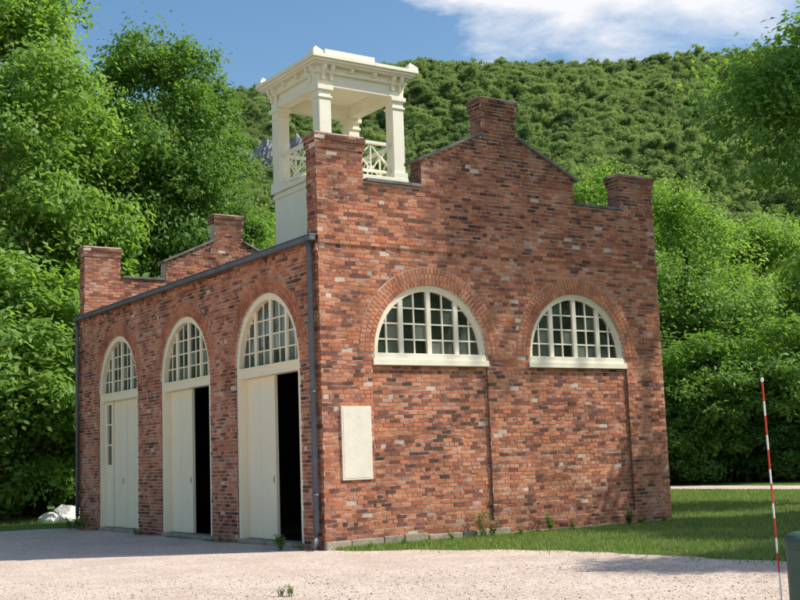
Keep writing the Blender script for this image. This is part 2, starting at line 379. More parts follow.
def leaf(u0,u1,z0,z1,d,P,parent,name="door_leaf"):
    mb=MB(); mb.pbox(P,u0,u1,d-.05,d,z0,z1); n=2; w=(u1-u0)/n
    for k in range(n): mb.pbox(P,u0+k*w+.003,u0+(k+1)*w-.003,d+.001,d+.009,z0+.03,z1-.03)
    return mb.obj(name,[CREAM],parent)
for i,uc in enumerate(DC):
    mb=MB(); mb.ring(PL,uc,DZ,DR-.12,DR-.002,-.02,-.24)
    for s in (-1,1):
        a,b=sorted((uc+s*(DR-.002),uc+s*(DR-.12))); mb.pbox(PL,a,b,-.02,-.24,.08,DZ-.001)
    mb.pbox(PL,uc-DR+.12,uc+DR-.12,-.03,-.23,3.03,3.18); mb.pbox(PL,uc-DR+.12,uc+DR-.12,-.01,-.1,3.18,3.215)
    fan_grid(mb,PL,uc,DZ,DR-.11,-.09,-.17,3.20)
    o=mb.obj("arched_doorway",[CREAM],HOUSE)
    t=MB(); t.pbox(PL,uc-DR+.003,uc+DR-.003,.03,-.30,.004,.078); t.obj("threshold",[STONE],o,bevel=.012)
    g=MB(); us=[uc+v for v in (-1.16,-.90,-.60,-.31,0,.31,.60,.90,1.16)]; zs=[3.19,DZ+.24,DZ+.52,DZ+.80,DZ+1.18]
    def ins(a,b,c,uc=uc):
        m=min(abs(a-uc),abs(b-uc)); return m*m+max(c-DZ,0)**2<1.16**2
    panes(g,PL,us,zs,-.13,10+i,ins); g.obj("fanlight_glass",[GLASS],o)
    if i<2:
        leaf(uc+.01,uc+DR-.12,.09,3.025,-.17,PL,o)
        m2=MB(); y=uc-DR+.16; m2.box(.28,1.38,y,y+.05,.09,3.01)
        ob=m2.obj("door_leaf",[CREAM],o); ob["label"]="cream door leaf swung open inward"
    else:
        leaf(uc-DR+.12,uc-.18,.09,3.025,-.17,PL,o); leaf(uc-.165,uc+.66,.09,3.025,-.17,PL,o)
        m2=MB(); a,b=uc+.68,uc+DR-.12
        m2.pbox(PL,a,a+.07,-.12,-.22,.09,3.025); m2.pbox(PL,b-.07,b,-.12,-.22,.09,3.025); m2.pbox(PL,a+.07,b-.07,-.14,-.2,.09,1.5)
        m2.pbox(PL,a+.07,b-.07,-.13,-.2,2.95,3.025)
        for z in (1.5,1.98,2.46): m2.pbox(PL,a+.07,b-.07,-.13,-.19,z,z+.035)
        m2.obj("sidelight",[CREAM],o)
        g=MB(); panes(g,PL,[a+.06,b-.06],[1.5,2.0,2.48,2.96],-.17,44,lambda *q:True); g.obj("sidelight_glass",[GLASS],o)
    h=MB(); h.tube([PL(uc+.07,-.160,1.1),PL(uc+.07,-.14,1.12),PL(uc+.07,-.14,1.20),PL(uc+.07,-.160,1.22)],.007,6); h.obj("handle",[METAL],o)

# ---------------------------------------------------------------- belfry
cx,cy,hs=4.03,5.97,1.12
mb=MB(); e=hs-.02
mb.box(cx-e,cx+e,cy-e,cy+e,5.9,7.66); mb.box(cx-hs-.05,cx+hs+.05,cy-hs-.05,cy+hs+.05,7.66,7.78)
mb.box(cx-hs-.01,cx+hs+.01,cy-hs-.01,cy+hs+.01,7.52,7.62)
BEL=mb.obj("belfry",[WHITE],HOUSE,bevel=.012)
pw=.15
for sx in (-1,1):
    for sy in (-1,1):
        x=cx+sx*(hs-pw); y=cy+sy*(hs-pw); mb=MB()
        mb.box(x-pw,x+pw,y-pw,y+pw,7.80,9.62); mb.box(x-pw-.04,x+pw+.04,y-pw-.04,y+pw+.04,7.78,7.92)
        mb.box(x-pw-.03,x+pw+.03,y-pw-.03,y+pw+.03,9.42,9.47)
        mb.box(x-pw-.05,x+pw+.05,y-pw-.05,y+pw+.05,9.60,9.70)
        mb.obj("post",[WHITE],BEL,bevel=.008)
for k in range(4):
    ax=[(1,0),(0,1),(1,0),(0,1)][k]; side=[-1,-1,1,1][k]
    def PP(u,d,z,ax=ax,side=side):
        if ax==(1,0): return Vector((cx+u,cy+side*(hs-pw)+d,z))
        return Vector((cx+side*(hs-pw)+d,cy+u,z))
    a=hs-2*pw; mb=MB()
    mb.pbox(PP,-a,a,-.045,.045,8.55,8.62); mb.pbox(PP,-a,a,-.035,.035,7.90,7.96)
    for c in np.linspace(-a,a,4):
        if abs(abs(c)-a)>.01: mb.pbox(PP,c-.014,c+.014,-.018,.018,7.96,8.55)
    seg=2*a/3
    for j in range(3):
        u0=-a+j*seg+.01; u1=u0+seg-.02
        for (p,q) in (((u0,7.97),(u1,8.54)),((u1,7.97),(u0,8.54))):
            dx,dz=q[0]-p[0],q[1]-p[1]; l=math.hypot(dx,dz); nx,nz=-dz/l*.013,dx/l*.013
            off=.004 if q[0]>p[0] else -.004
            mb.prism(PP,[(p[0]+nx,p[1]+nz),(q[0]+nx,q[1]+nz),(q[0]-nx,q[1]-nz),(p[0]-nx,p[1]-nz)],-.012+off,.012+off)
    mb.obj("railing",[WHITE],BEL)
mb=MB()
h1=hs+.02
for s in (-1,1):
    mb.box(cx-h1,cx+h1,cy+s*(hs-pw)-.14,cy+s*(hs-pw)+.14,9.70,9.98); mb.box(cx+s*(hs-pw)-.135,cx+s*(hs-pw)+.135,cy-h1+.28,cy+h1-.28,9.701,9.979)
mb.box(cx-h1-.05,cx+h1+.05,cy-h1-.05,cy+h1+.05,9.981,10.04)
o1=h1+.26
mb.box(cx-o1+.10,cx+o1-.10,cy-o1+.10,cy+o1-.10,10.15,10.19); mb.box(cx-o1+.05,cx+o1-.05,cy-o1+.05,cy+o1-.05,10.191,10.25); mb.box(cx-o1,cx+o1,cy-o1,cy+o1,10.251,10.33)
mb.box(cx-h1-.01,cx+h1+.01,cy-h1-.01,cy+h1+.01,10.041,10.149)
for k in range(4):
    for t in (-1.0,-.80,-.3,.3,.80,1.0):
        ax=k%2; side=-1 if k<2 else 1
        def Q(u,d,z,ax=ax,side=side):
            return Vector((cx+u,cy+side*(h1+d),z)) if ax==0 else Vector((cx+side*(h1+d),cy+u,z))
        u=t*(hs-.10)
        prof2=[(0,9.84),(.04,9.84),(.055,9.89),(.05,9.94),(.075,9.98),(.12,10.02),(.15,10.07),(.15,10.148),(0,10.148)] if abs(t)>.5 else [(0,10.045),(.09,10.045),(.13,10.08),(.13,10.148),(0,10.148)]
        n=len(prof2); vs=[Q(u-.038,d,z) for d,z in prof2]+[Q(u+.038,d,z) for d,z in prof2]
        mb.add(vs,[tuple(range(n)),tuple(range(2*n-1,n-1,-1))]+[(i,(i+1)%n,n+(i+1)%n,n+i) for i in range(n)])
mb.obj("canopy",[WHITE],BEL,bevel=.006)
mb=MB(); a,b=o1-.02,.62
mb.add([(cx-a,cy-a,10.332),(cx+a,cy-a,10.332),(cx+a,cy+a,10.332),(cx-a,cy+a,10.332),(cx-b,cy-b,10.62),(cx+b,cy-b,10.62),(cx+b,cy+b,10.62),(cx-b,cy+b,10.62)],[(0,3,2,1),(4,5,6,7),(0,1,5,4),(1,2,6,5),(2,3,7,6),(3,0,4,7)])
mb.box(cx-b-.05,cx+b+.05,cy-b-.05,cy+b+.05,10.621,10.74)
mb.add([(cx-b,cy-b,10.74),(cx+b,cy-b,10.74),(cx+b,cy+b,10.74),(cx-b,cy+b,10.74),(cx,cy,10.96)],[(0,3,2,1),(0,1,4),(1,2,4),(2,3,4),(3,0,4)])
mb.obj("belfry_roof",[CANOPYTOP],BEL)
for sx in (-1,1):
    for sy in (-1,1):
        x=cx+sx*(o1-.14); y=cy+sy*(o1-.14); mb=MB()
        mb.box(x-.13,x+.13,y-.13,y+.13,10.331,10.40)
        mb.add([(x-.12,y-.12,10.401),(x+.12,y-.12,10.401),(x+.12,y+.12,10.401),(x-.12,y+.12,10.401),(x,y,10.53)],[(0,3,2,1),(0,1,4),(1,2,4),(2,3,4),(3,0,4)])
        mb.obj("corner_ornament",[WHITE],BEL)

# ---------------------------------------------------------------- foliage
def leaf_mat(name,stops,trans=.35,patch=0):
    m,nt,out=new_mat(name); g=nt.nodes.new('ShaderNodeNewGeometry'); at=nt.nodes.new('ShaderNodeAttribute'); at.attribute_name='tint'
    oi=nt.nodes.new('ShaderNodeObjectInfo')
    f=math_n(nt,'ADD',math_n(nt,'MULTIPLY',at.outputs['Fac'],.50),math_n(nt,'MULTIPLY',g.outputs['Random Per Island'],.25))
    f=math_n(nt,'ADD',f,math_n(nt,'MULTIPLY',oi.outputs['Random'],.34))
    if patch:
        pn=noise(nt,patch,4,.6); f=math_n(nt,'ADD',f,math_n(nt,'MULTIPLY',math_n(nt,'SUBTRACT',pn.outputs[0],.5),1.2))
    r=ramp(nt,stops); nt.links.new(f,r.inputs[0])
    d=nt.nodes.new('ShaderNodeBsdfPrincipled'); d.inputs['Roughness'].default_value=.5; d.inputs['Specular IOR Level'].default_value=.3
    nt.links.new(r.outputs[0],d.inputs['Base Color'])
    t=nt.nodes.new('ShaderNodeBsdfTranslucent')
    tc=mix(nt,1.0,r.outputs[0],(1.5,1.5,.7),'MULTIPLY'); nt.links.new(tc,t.inputs[0])
    mx=nt.nodes.new('ShaderNodeMixShader'); mx.inputs[0].default_value=trans
    nt.links.new(d.outputs[0],mx.inputs[1]); nt.links.new(t.outputs[0],mx.inputs[2]); nt.links.new(mx.outputs[0],out.inputs[0]); return m
LEAF=leaf_mat("broadleaf_foliage",[(0,(.085,.160,.036)),(.35,(.135,.250,.052)),(.7,(.20,.340,.075)),(1,(.28,.43,.11))],.48)
LEAFB=leaf_mat("bright_foliage",[(0,(.11,.200,.042)),(.35,(.165,.290,.060)),(.7,(.24,.38,.085)),(1,(.32,.47,.13))],.48)
LEAFF=leaf_mat("hazy_hillside_foliage",[(0,(.14,.21,.095)),(.35,(.20,.285,.13)),(.7,(.28,.37,.165)),(1,(.38,.47,.22))],.5,.035)  # paler, bluer greens: distance haze is put into the leaf colour
def mesh_from_np(name,V,F,mats,tint=None):
    me=bpy.data.meshes.new(name); nv=len(V); nf,k=F.shape
    me.vertices.add(nv); me.vertices.foreach_set('co',V.astype(np.float32).ravel())
    me.loops.add(nf*k); me.loops.foreach_set('vertex_index',F.astype(np.int32).ravel())
    me.polygons.add(nf); me.polygons.foreach_set('loop_start',np.arange(0,nf*k,k,dtype=np.int32))
    try: me.polygons.foreach_set('loop_total',np.full(nf,k,dtype=np.int32))
    except Exception: pass
    me.update(calc_edges=True)
    for m in mats: me.materials.append(m)
    if tint is not None:
        a=me.attributes.new('tint','FLOAT','POINT'); a.data.foreach_set('value',tint.astype(np.float32))
    return me
def unit(a): return a/np.maximum(np.linalg.norm(a,axis=-1,keepdims=True),1e-9)
def crown(name,seed,R,z0,z1,nl,nc,nleaf,leaf,mat,asp=.55,top=1.0,ow=.55,jit=.5):
    g=np.random.default_rng(seed); cz=(z0+z1)/2; hz=(z1-z0)/2; cs=[];rs=[]
    while len(cs)<nl:
        p=g.uniform(-1,1,3)
        if np.linalg.norm(p)>1: continue
        zz=p[2]; w=1-.35*max(zz,0)**1.5*top
        rl=R*g.uniform(.26,.44)
        q=np.array([p[0]*(R-rl*.75)*w,p[1]*(R-rl*.75)*w,cz+p[2]*(hz-min(rl,hz*.5)*.8)])
        if cs and min(np.linalg.norm(q-c) for c in cs)<R*.22: 
            if g.random()<.7: continue
        cs.append(q); rs.append(rl)
    P=[];Nn=[];T=[]
    for c,rl in zip(cs,rs):
        lt=g.uniform(0,.45)
        d=unit(g.normal(size=(nc,3))); d[:,2]=np.where(d[:,2]<-.3,-d[:,2]*.6,d[:,2]); d=unit(d)
        cc=c+d*rl*g.uniform(.45,1.15,(nc,1))*np.array([1.1,1.1,.9])
        rc=rl*g.uniform(.18,.42,(nc,1,1))
        lp=g.normal(size=(nc,nleaf,3))*np.array([.62,.62,.48])*rc
        pos=cc[:,None,:]+lp
        out=unit(pos-np.array([0,0,cz-.3*hz]))
        nn=unit(out*ow+np.array([0,0,.5])+unit(lp)*.35+g.normal(size=pos.shape)*jit)
        ti=lt+g.uniform(0,.55,(nc,1))+np.zeros((nc,nleaf))
        P.append(pos.reshape(-1,3)); Nn.append(nn.reshape(-1,3)); T.append(ti.ravel())
    P=np.concatenate(P);Nn=np.concatenate(Nn);T=np.clip(np.concatenate(T),0,1)
    k=P[:,2]>.1; P,Nn,T=P[k],Nn[k],T[k]
    n=len(P); rv=g.normal(size=(n,3)); t=unit(np.cross(Nn,rv)); b=np.cross(Nn,t); l=leaf*g.uniform(.6,1.3,(n,1)); w=l*asp
    V=np.stack([P-t*l*.5,P+b*w*.5+Nn*l*.06,P+t*l*.5-Nn*l*.12,P-b*w*.5+Nn*l*.06],1).reshape(-1,3)
    F=np.arange(4*n).reshape(-1,4)
    return mesh_from_np(name,V,F,[mat],np.repeat(T,4)),cs,rs
def trunk(name,seed,H,r,cs,stems=1):
    R=random.Random(seed); mb=MB()
    for s in range(stems):
        bx,by=(0,0) if stems==1 else (R.uniform(-.5,.5),R.uniform(-.5,.5)); top=H*.8
        pts=[];rad=[]
        for i in range(9):
            t=i/8; pts.append(Vector((bx+math.sin(t*3+seed+s)*.25*t*(1+stems*.4),by+math.cos(t*2.3+seed+s)*.25*t*(1+stems*.4),-.2+t*top))); rad.append(r*(1-.85*t)*(1.35 if i==0 else 1))
        mb.tube(pts,rad,9)
        for k,c in enumerate(cs):
            if k%stems!=s: continue
            c=Vector(c); zb=max(min(c.z-R.uniform(.8,2.0)*H/12,top*.9),H*.12); t=(zb+.2)/top; i=min(int(t*8),7); p0=pts[i].lerp(pts[i+1],t*8-i)
            rr=r*(1-.85*t)*.5; mid=p0.lerp(c,.5)+Vector((R.uniform(-.2,.2),R.uniform(-.2,.2),-.25)); 
            mb.tube([p0,p0.lerp(mid,.5)+Vector((0,0,-.05)),mid,c.lerp(mid,.4)+Vector((0,0,.1)),c],[rr,rr*.8,rr*.6,rr*.4,rr*.18],6)
            for q in range(3):
                e=c+Vector((R.uniform(-1,1),R.uniform(-1,1),R.uniform(-.2,1)))*r*4
                mb.tube([mid,mid.lerp(e,.6),e],[rr*.4,rr*.25,rr*.08],5)
    return mb.mesh(name,[BARK],smooth=True)
VAR={}
def variant(key,seed,R,z0,z1,nl,nc,nleaf,leaf,mat,r,stems=1,asp=.55,top=1.0):
    cm,cs,rs=crown(key+"_crown",seed,R,z0,z1,nl,nc,nleaf,leaf,mat,asp,top); VAR[key]=(cm,trunk(key+"_trunk",seed,z1,r,cs,stems),z1)
variant("tall_a",1,4.2,1.0,16,32,36,62,.19,LEAFB,.26)
variant("tall_b",2,4.4,2.0,16,30,36,64,.20,LEAF,.28)
variant("broad_a",3,5.0,3.2,14,22,36,66,.20,LEAFB,.32)
variant("broad_b",4,4.8,2.5,14,24,34,64,.19,LEAF,.30)
variant("overhang",12,5.0,3.2,14,15,30,60,.21,LEAFB,.28)
variant("high",9,4.6,20.0,27,13,28,52,.26,LEAFB,.26)
variant("shrub_a",5,2.6,-.7,5.5,14,32,64,.18,LEAFB,.08,4,.42)
variant("shrub_b",6,2.5,-.7,5.0,15,32,64,.16,LEAF,.07,4)
def tree(key,x,y,H,label,sx=1.0,rot=None,name="tree",cat="tree",group="trees around the lawn",z=0):
    cm,tm,h=VAR[key]; s=H/h; e=empty(name,(x,y,z),label,cat,group); e.scale=(s*sx,s*sx,s); e.rotation_euler=(0,0,rot if rot is not None else random.uniform(0,6.28))
    for nm,me in (("trunk",tm),("crown",cm)):
        o=bpy.data.objects.new(nm,me); o.parent=e; COL.objects.link(o)
lt="tall leafy green tree with foliage reaching low beside the lawn"
lb="bright green broadleaf tree at the edge of the lawn"
ls="dense green shrub at the foot of the woods"
tree("tall_a",.3,21.6,20.5,lt,.88,rot=.4)
tree("tall_b",6.6,22.8,18.3,lt,.76,rot=2.2)
tree("tall_a",4.4,26.5,17.0,lt,.9,rot=1.2)
tree("tall_b",7.6,33.6,19.5,lt,.9)
tree("tall_b",-3.0,24.5,20,lt,1.0)
tree("broad_b",-9,30,18,lt,1.0)
tree("broad_a",11.5,31.0,14.0,lt,.85)
tree("broad_b",17.1,37.0,14.0,lb)
tree("broad_a",23.4,39.9,16.0,lb)
tree("tall_b",28.5,36.5,17,lb)
tree("broad_b",31.2,34.7,16.5,lb)
tree("broad_a",33.1,28.6,16.8,lb)
tree("broad_a",31.7,21.2,14.1,lb)
tree("tall_a",38.8,22.5,14.6,lb,1.1)
tree("broad_b",41,15,15,lb)
tree("tall_a",44,8,16,lb)
for (x,y,H,k) in ((-1.0,18.6,5.6,"shrub_b"),(-1.9,20.6,7.5,"shrub_a"),(3.6,20.2,5.2,"shrub_b"),(6.0,19.6,5.0,"shrub_a"),(9.5,24,6,"shrub_b"),(13,30,6,"shrub_a"),(-6,22,7,"shrub_b"),(-2.5,24,6,"shrub_b"),(1,22.0,6,"shrub_a"),(-5,27,7,"shrub_a"),(-.2,19.6,8.5,"shrub_a"),(2.6,22,9,"shrub_b"),
    (24.8,20.6,5.6,"shrub_b"),(27.9,17.7,6.6,"shrub_a"),(29.6,16.4,6.0,"shrub_b"),(31.4,15.0,7.2,"shrub_a"),(33.3,12.8,6.5,"shrub_b"),(30.5,19.5,5.2,"shrub_b"),(35.5,10.5,6.5,"shrub_a"),(34.5,15.5,7.5,"shrub_a"),(37,7,6,"shrub_b"),(27.5,22.5,6,"shrub_b"),(22.5,24,6,"shrub_b"),
    (28.8,17.2,3.2,"shrub_b"),(30.6,14.7,3.4,"shrub_b"),(32.2,13.4,3.2,"shrub_b"),(26.6,18.6,3.3,"shrub_b"),(34.4,11.2,3.3,"shrub_b"),(36,17,7,"shrub_b"),(33,20,8,"shrub_a"),(39,12,7,"shrub_a")):
    tree(k,x,y,H,ls,1.15 if H>4 else 1.5,name="shrub",cat="shrub",group="shrubs along the woods")
tree("overhang",16.6,.9,13.4,"leafy tree whose branches overhang the lawn beside the building",.92,rot=2.5)
tree("broad_b",15.2,-7.2,11.5,"leafy tree shading the lawn beside the building",.95,rot=2.0)
tree("overhang",10.6,-6.6,7.6,"leafy tree shading the lawn beside the building",.7,rot=3.0)
tree("broad_a",9.2,-11.2,10.5,"leafy tree shading the lawn beside the gravel",.75,rot=4.0)
tree("high",20.1,-8.9,27,"unseen very tall tree, high crown shaped to shade the upper gable",1.05,rot=0.5)  # added out of view; crown raised to throw the diagonal gable shadow

# ---------------------------------------------------------------- hill and forest
Fh=np.array([.5556,.8315]); Rh=np.array([.8315,-.5556]); C=np.array([-9.9,-17.2])
def hz(d,l):
    t=np.clip((d-120)/300,0,1); base=134*(t**1.02)+ np.where(d>420,-(d-420)*.15,0)
    w=np.clip((d-120)/120,0,1)
    return base*(1+.0004*l)+w*(4*np.sin(l*.021+1.3)+2.0*np.sin(l*.047+d*.02)+2.0*np.sin(d*.04+l*.012))-.3
ds=np.linspace(112,620,70); lsx=np.linspace(-460,460,90)
D,LL=np.meshgrid(ds,lsx,indexing='ij'); Z=hz(D,LL)
XY=C[None,None,:]+D[...,None]*Fh+LL[...,None]*Rh
V=np.concatenate([XY,Z[...,None]],-1).reshape(-1,3); nj=len(lsx); idx=np.arange(len(ds)*nj).reshape(len(ds),nj)
F=np.stack([idx[:-1,:-1],idx[:-1,1:],idx[1:,1:],idx[1:,:-1]],-1).reshape(-1,4)
HILLM=simple_mat("forest_floor",(.05,.08,.028),(.08,.12,.04),scale=.1,rough=1)
ho=bpy.data.objects.new("hill",mesh_from_np("hill",V,F,[HILLM])); COL.objects.link(ho); ho["kind"]="structure"
if ho.data.polygons[0].normal.z<0: ho.data.flip_normals()
def gn_forest(name,pts,scl,picks,sources,label):
    me=bpy.data.meshes.new(name); me.from_pydata([tuple(p) for p in pts],[],[])
    for an,arr in (("scl",scl),("rot",rng.uniform(0,6.28,len(pts)))):
        a=me.attributes.new(an,'FLOAT','POINT'); a.data.foreach_set('value',np.asarray(arr,np.float32))
    a=me.attributes.new("pick",'INT','POINT'); a.data.foreach_set('value',np.asarray(picks,np.int32))
    o=bpy.data.objects.new(name,me); COL.objects.link(o); o["kind"]="stuff"; o["label"]=label
    ng=bpy.data.node_groups.new(name,'GeometryNodeTree')
    ng.interface.new_socket("Geometry",in_out='INPUT',socket_type='NodeSocketGeometry'); ng.interface.new_socket("Geometry",in_out='OUTPUT',socket_type='NodeSocketGeometry')
    gi=ng.nodes.new('NodeGroupInput'); go=ng.nodes.new('NodeGroupOutput'); iop=ng.nodes.new('GeometryNodeInstanceOnPoints'); j=ng.nodes.new('GeometryNodeJoinGeometry')
    for so in reversed(sources):
        oi=ng.nodes.new('GeometryNodeObjectInfo'); oi.inputs['Object'].default_value=so; oi.inputs['As Instance'].default_value=True
        ng.links.new(oi.outputs['Geometry'],j.inputs[0])
    def na(nm,t):
        n=ng.nodes.new('GeometryNodeInputNamedAttribute'); n.data_type=t; n.inputs['Name'].default_value=nm; return n.outputs[0]
    ng.links.new(gi.outputs[0],iop.inputs['Points']); ng.links.new(j.outputs[0],iop.inputs['Instance']); iop.inputs['Pick Instance'].default_value=True
    ng.links.new(na('pick','INT'),iop.inputs['Instance Index']); ng.links.new(na('scl','FLOAT'),iop.inputs['Scale'])
    cx_=ng.nodes.new('ShaderNodeCombineXYZ'); ng.links.new(na('rot','FLOAT'),cx_.inputs[2]); ng.links.new(cx_.outputs[0],iop.inputs['Rotation'])
    ng.links.new(iop.outputs[0],go.inputs[0]); m=o.modifiers.new('gn','NODES'); m.node_group=ng; return o
far=[]
for k in range(6):
    me,_,_=crown("far_crown%d"%k,100+k,3.5+.2*(k%3),1.0,10.0+k*.5,15,20,36,.27,LEAFF,.75,.7,.45,.85)
    far.append(bpy.data.objects.new("far_crown",me))
near=[]
for k in range(3):
    me,_,_=crown("near_crown%d"%k,200+k,4.6,1.0,14+k,20,22,40,.34,LEAFB if k==1 else LEAF,.6)
    near.append(bpy.data.objects.new("near_crown",me))
pts=[];sc=[]
CL=(268.0,-29.5)
for row,d in enumerate(np.arange(148,452,3.9)):
    w=.42*d+22
    for l in np.arange(-w+(row%2)*2.0,w,4.1):
        dd=d+rng.uniform(-2.2,2.2); ll=l+rng.uniform(-2.2,2.2)
        if ((dd-CL[0])/11)**2+((ll-CL[1])/7.5)**2<1: continue
        xy=C+dd*Fh+ll*Rh; s=rng.uniform(.50,.90)
        pts.append((xy[0],xy[1],float(hz(dd,ll))-1.0*s+rng.uniform(-1.0,1.2))); sc.append(s)
gn_forest("hillside_forest",pts,sc,rng.integers(0,6,len(pts)),far,"unbroken green forest covering the hillside")
pts=[];sc=[]
for d in np.arange(76,156,7.5):
    w=.45*d+25
    for l in np.arange(-w,w,6.8):
        dd=d+rng.uniform(-3,3); ll=l+rng.uniform(-3,3); xy=C+dd*Fh+ll*Rh
        pts.append((xy[0],xy[1],float(hz(dd,ll)) if dd>120 else -.3)); sc.append(rng.uniform(.7,1.05))
gn_forest("valley_wood",pts,sc,rng.integers(0,3,len(pts)),near,"dense green wood at the foot of the hill")
bm=bmesh.new(); bmesh.ops.create_grid(bm,x_segments=34,y_segments=34,size=1); R=random.Random(4)
for v in bm.verts:
    u,t=v.co.x,v.co.y; edge=max(abs(u),abs(t))
    dd=CL[0]+5+t*9-(1-edge)*1.5; ll=CL[1]+u*8.5
    z=float(hz(dd,ll))+ (2.0+7.0*math.floor((t+1)*2.2)/4+1.6*math.sin(u*7+t*3)+R.uniform(-.9,.9) if edge<.97 else -3)
    xy=C+dd*Fh+ll*Rh; v.co=(xy[0],xy[1],z)
me=bpy.data.meshes.new("rock_outcrop"); bm.to_mesh(me); bm.free(); me.materials.append(CLIFF)
o=bpy.data.objects.new("rock_outcrop",me); COL.objects.link(o); o["label"]="bare grey rock outcrop among trees on the hillside"; o["category"]="rock"

# ---------------------------------------------------------------- ground
def ground_mat():
    m,nt,out=new_mat("lawn_soil"); p=principled(nt,out,.95,.1)
    n=noise(nt,.5,7,.65); r=ramp(nt,[(.30,(.11,.18,.04)),(.5,(.17,.25,.06)),(.68,(.25,.29,.09)),(.8,(.34,.30,.16))]); nt.links.new(n.outputs[0],r.inputs[0])
    n2=noise(nt,14,6,.7); r2=ramp(nt,[(.3,(.5,.5,.5)),(.7,(1.3,1.3,1.3))]); nt.links.new(n2.outputs[0],r2.inputs[0])
    nt.links.new(mix(nt,1.0,r.outputs[0],r2.outputs[0],'MULTIPLY'),p.inputs['Base Color'])
    b=noise(nt,30,6,.8); bump(nt,b.outputs[0],1,.06,p); return m
def gravel_mat():
    m,nt,out=new_mat("tan_gravel"); p=principled(nt,out,.95,.15)
    g=nt.nodes.new('ShaderNodeNewGeometry')
    v=nt.nodes.new('ShaderNodeTexVoronoi'); v.inputs['Scale'].default_value=46; nt.links.new(g.outputs['Position'],v.inputs['Vector'])
    sp=nt.nodes.new('ShaderNodeSeparateColor'); nt.links.new(v.outputs['Color'],sp.inputs[0])
    r=ramp(nt,[(0,(.46,.34,.27)),(.25,(.62,.48,.385)),(.6,(.74,.59,.48)),(.85,(.82,.68,.565)),(1,(.90,.81,.71))]); nt.links.new(sp.outputs[0],r.inputs[0])
    n=noise(nt,.8,7,.65); r2=ramp(nt,[(.3,(.80,.77,.74)),(.65,(1.03,1.02,1.01))]); nt.links.new(n.outputs[0],r2.inputs[0])
    c=mix(nt,1.0,r.outputs[0],r2.outputs[0],'MULTIPLY')
    n3=noise(nt,5,8,.7); r3=ramp(nt,[(.54,(0,0,0)),(.76,(.55,.55,.55))]); nt.links.new(n3.outputs[0],r3.inputs[0])
    c=mix(nt,r3.outputs[0],c,(.46,.34,.26))
    nt.links.new(c,p.inputs['Base Color'])
    n4=noise(nt,5,6,.7)
    h=math_n(nt,'ADD',math_n(nt,'MULTIPLY',v.outputs['Distance'],-.6),math_n(nt,'MULTIPLY',n4.outputs[0],1.2))
    bump(nt,h,.7,.02,p); return m
GM=ground_mat(); GR=gravel_mat()
mb=MB()
mb.add([(-900,-900,0),(900,-900,0),(900,900,0),(-900,900,0)],[(0,1,2,3)]); o=mb.obj("ground",[GM]); o["kind"]="structure"
if o.data.polygons[0].normal.z<0: o.data.flip_normals()
def sheet(name,poly,z,mat,jit=.12,step=.35):
    pts=[];R=random.Random(5)
    for i in range(len(poly)):
        a=Vector(poly[i]); b=Vector(poly[(i+1)%len(poly)]); k=max(1,int((b-a).length/step)) if (b-a).length<40 else 4
        for j in range(k): 
            p=a.lerp(b,j/k); pts.append((p.x+R.uniform(-jit,jit),p.y+R.uniform(-jit,jit),z))
    mb=MB(); mb.add(pts,[tuple(range(len(pts)))]); o=mb.obj(name,[mat]); o["kind"]="structure"
    if o.data.polygons[0].normal.z<0: o.data.flip_normals()
    return o
sheet("gravel_yard",[(-30,13.2),(-4,13.4),(-.5,12.9),(-.05,12.3),(-.03,.3),(.1,-.5),(.9,-1.3),(1.5,-2.3),(2.0,-3.4),(2.3,-5),(2.45,-7),(2.5,-10),(2.3,-14),(2.5,-30),(-30,-30)],.004,GR)
sheet("path",[(21.5,30),(22.3,14),(22.6,5),(22.3,-6),(21,-20),(23.8,-20),(25.2,-6),(25.6,5),(25.2,14),(24.5,30)],.004,GR)

def blades(region_pts,h0,h1,w,mat,name,label):
    P=region_pts; n=len(P); a=rng.uniform(0,6.28,n); h=rng.uniform(h0,h1,n); ln=rng.uniform(0,.6,n)*h; la=rng.uniform(0,6.28,n)
    dx=np.cos(a)*w/2; dy=np.sin(a)*w/2; z=np.zeros(n)
    V=np.stack([np.stack([P[:,0]-dx,P[:,1]-dy,z],1),np.stack([P[:,0]+dx,P[:,1]+dy,z],1),np.stack([P[:,0]+np.cos(la)*ln,P[:,1]+np.sin(la)*ln,h],1)],1).reshape(-1,3)
    me=mesh_from_np(name,V,np.arange(3*n).reshape(-1,3),[mat],np.repeat(rng.uniform(0,1,n),3)); o=bpy.data.objects.new(name,me); COL.objects.link(o); o["kind"]="stuff"; o["label"]=label; return o
GRASSM=leaf_mat("grass_blades",[(0,(.12,.20,.045)),(.5,(.21,.31,.075)),(.85,(.30,.37,.12)),(1,(.46,.41,.23))],.3)
def edge_x(y): return np.interp(y,[-30,-14,-10,-7,-5,-3.4,-2.3,-1.3,-.5],[2.5,2.3,2.5,2.45,2.3,2.0,1.5,.9,.1])
A=[]
q=np.stack([rng.uniform(0,21.5,110000),rng.uniform(-12,-.03,110000)],1); q=q[q[:,0]>edge_x(q[:,1])+rng.normal(0,.30,len(q))]
keep=(np.sin(q[:,0]*1.7+q[:,1])+np.sin(q[:,1]*2.3-q[:,0]*.7)+rng.normal(0,.9,len(q)))>-1.3; A.append(q[keep])
q=np.stack([rng.uniform(8.1,22,40000),rng.uniform(-.03,16,40000)],1); A.append(q)
q=np.stack([rng.uniform(-12,10,45000),rng.uniform(13.0,26,45000)],1); q=q[q[:,1]>13.2+rng.normal(0,.15,len(q))]; A.append(q)
q=np.stack([rng.uniform(.1,8,9000),-.05-np.abs(rng.normal(0,.25,9000))],1); A.append(q)
blades(np.concatenate(A),.03,.085,.016,GRASSM,"grass","short green lawn grass")
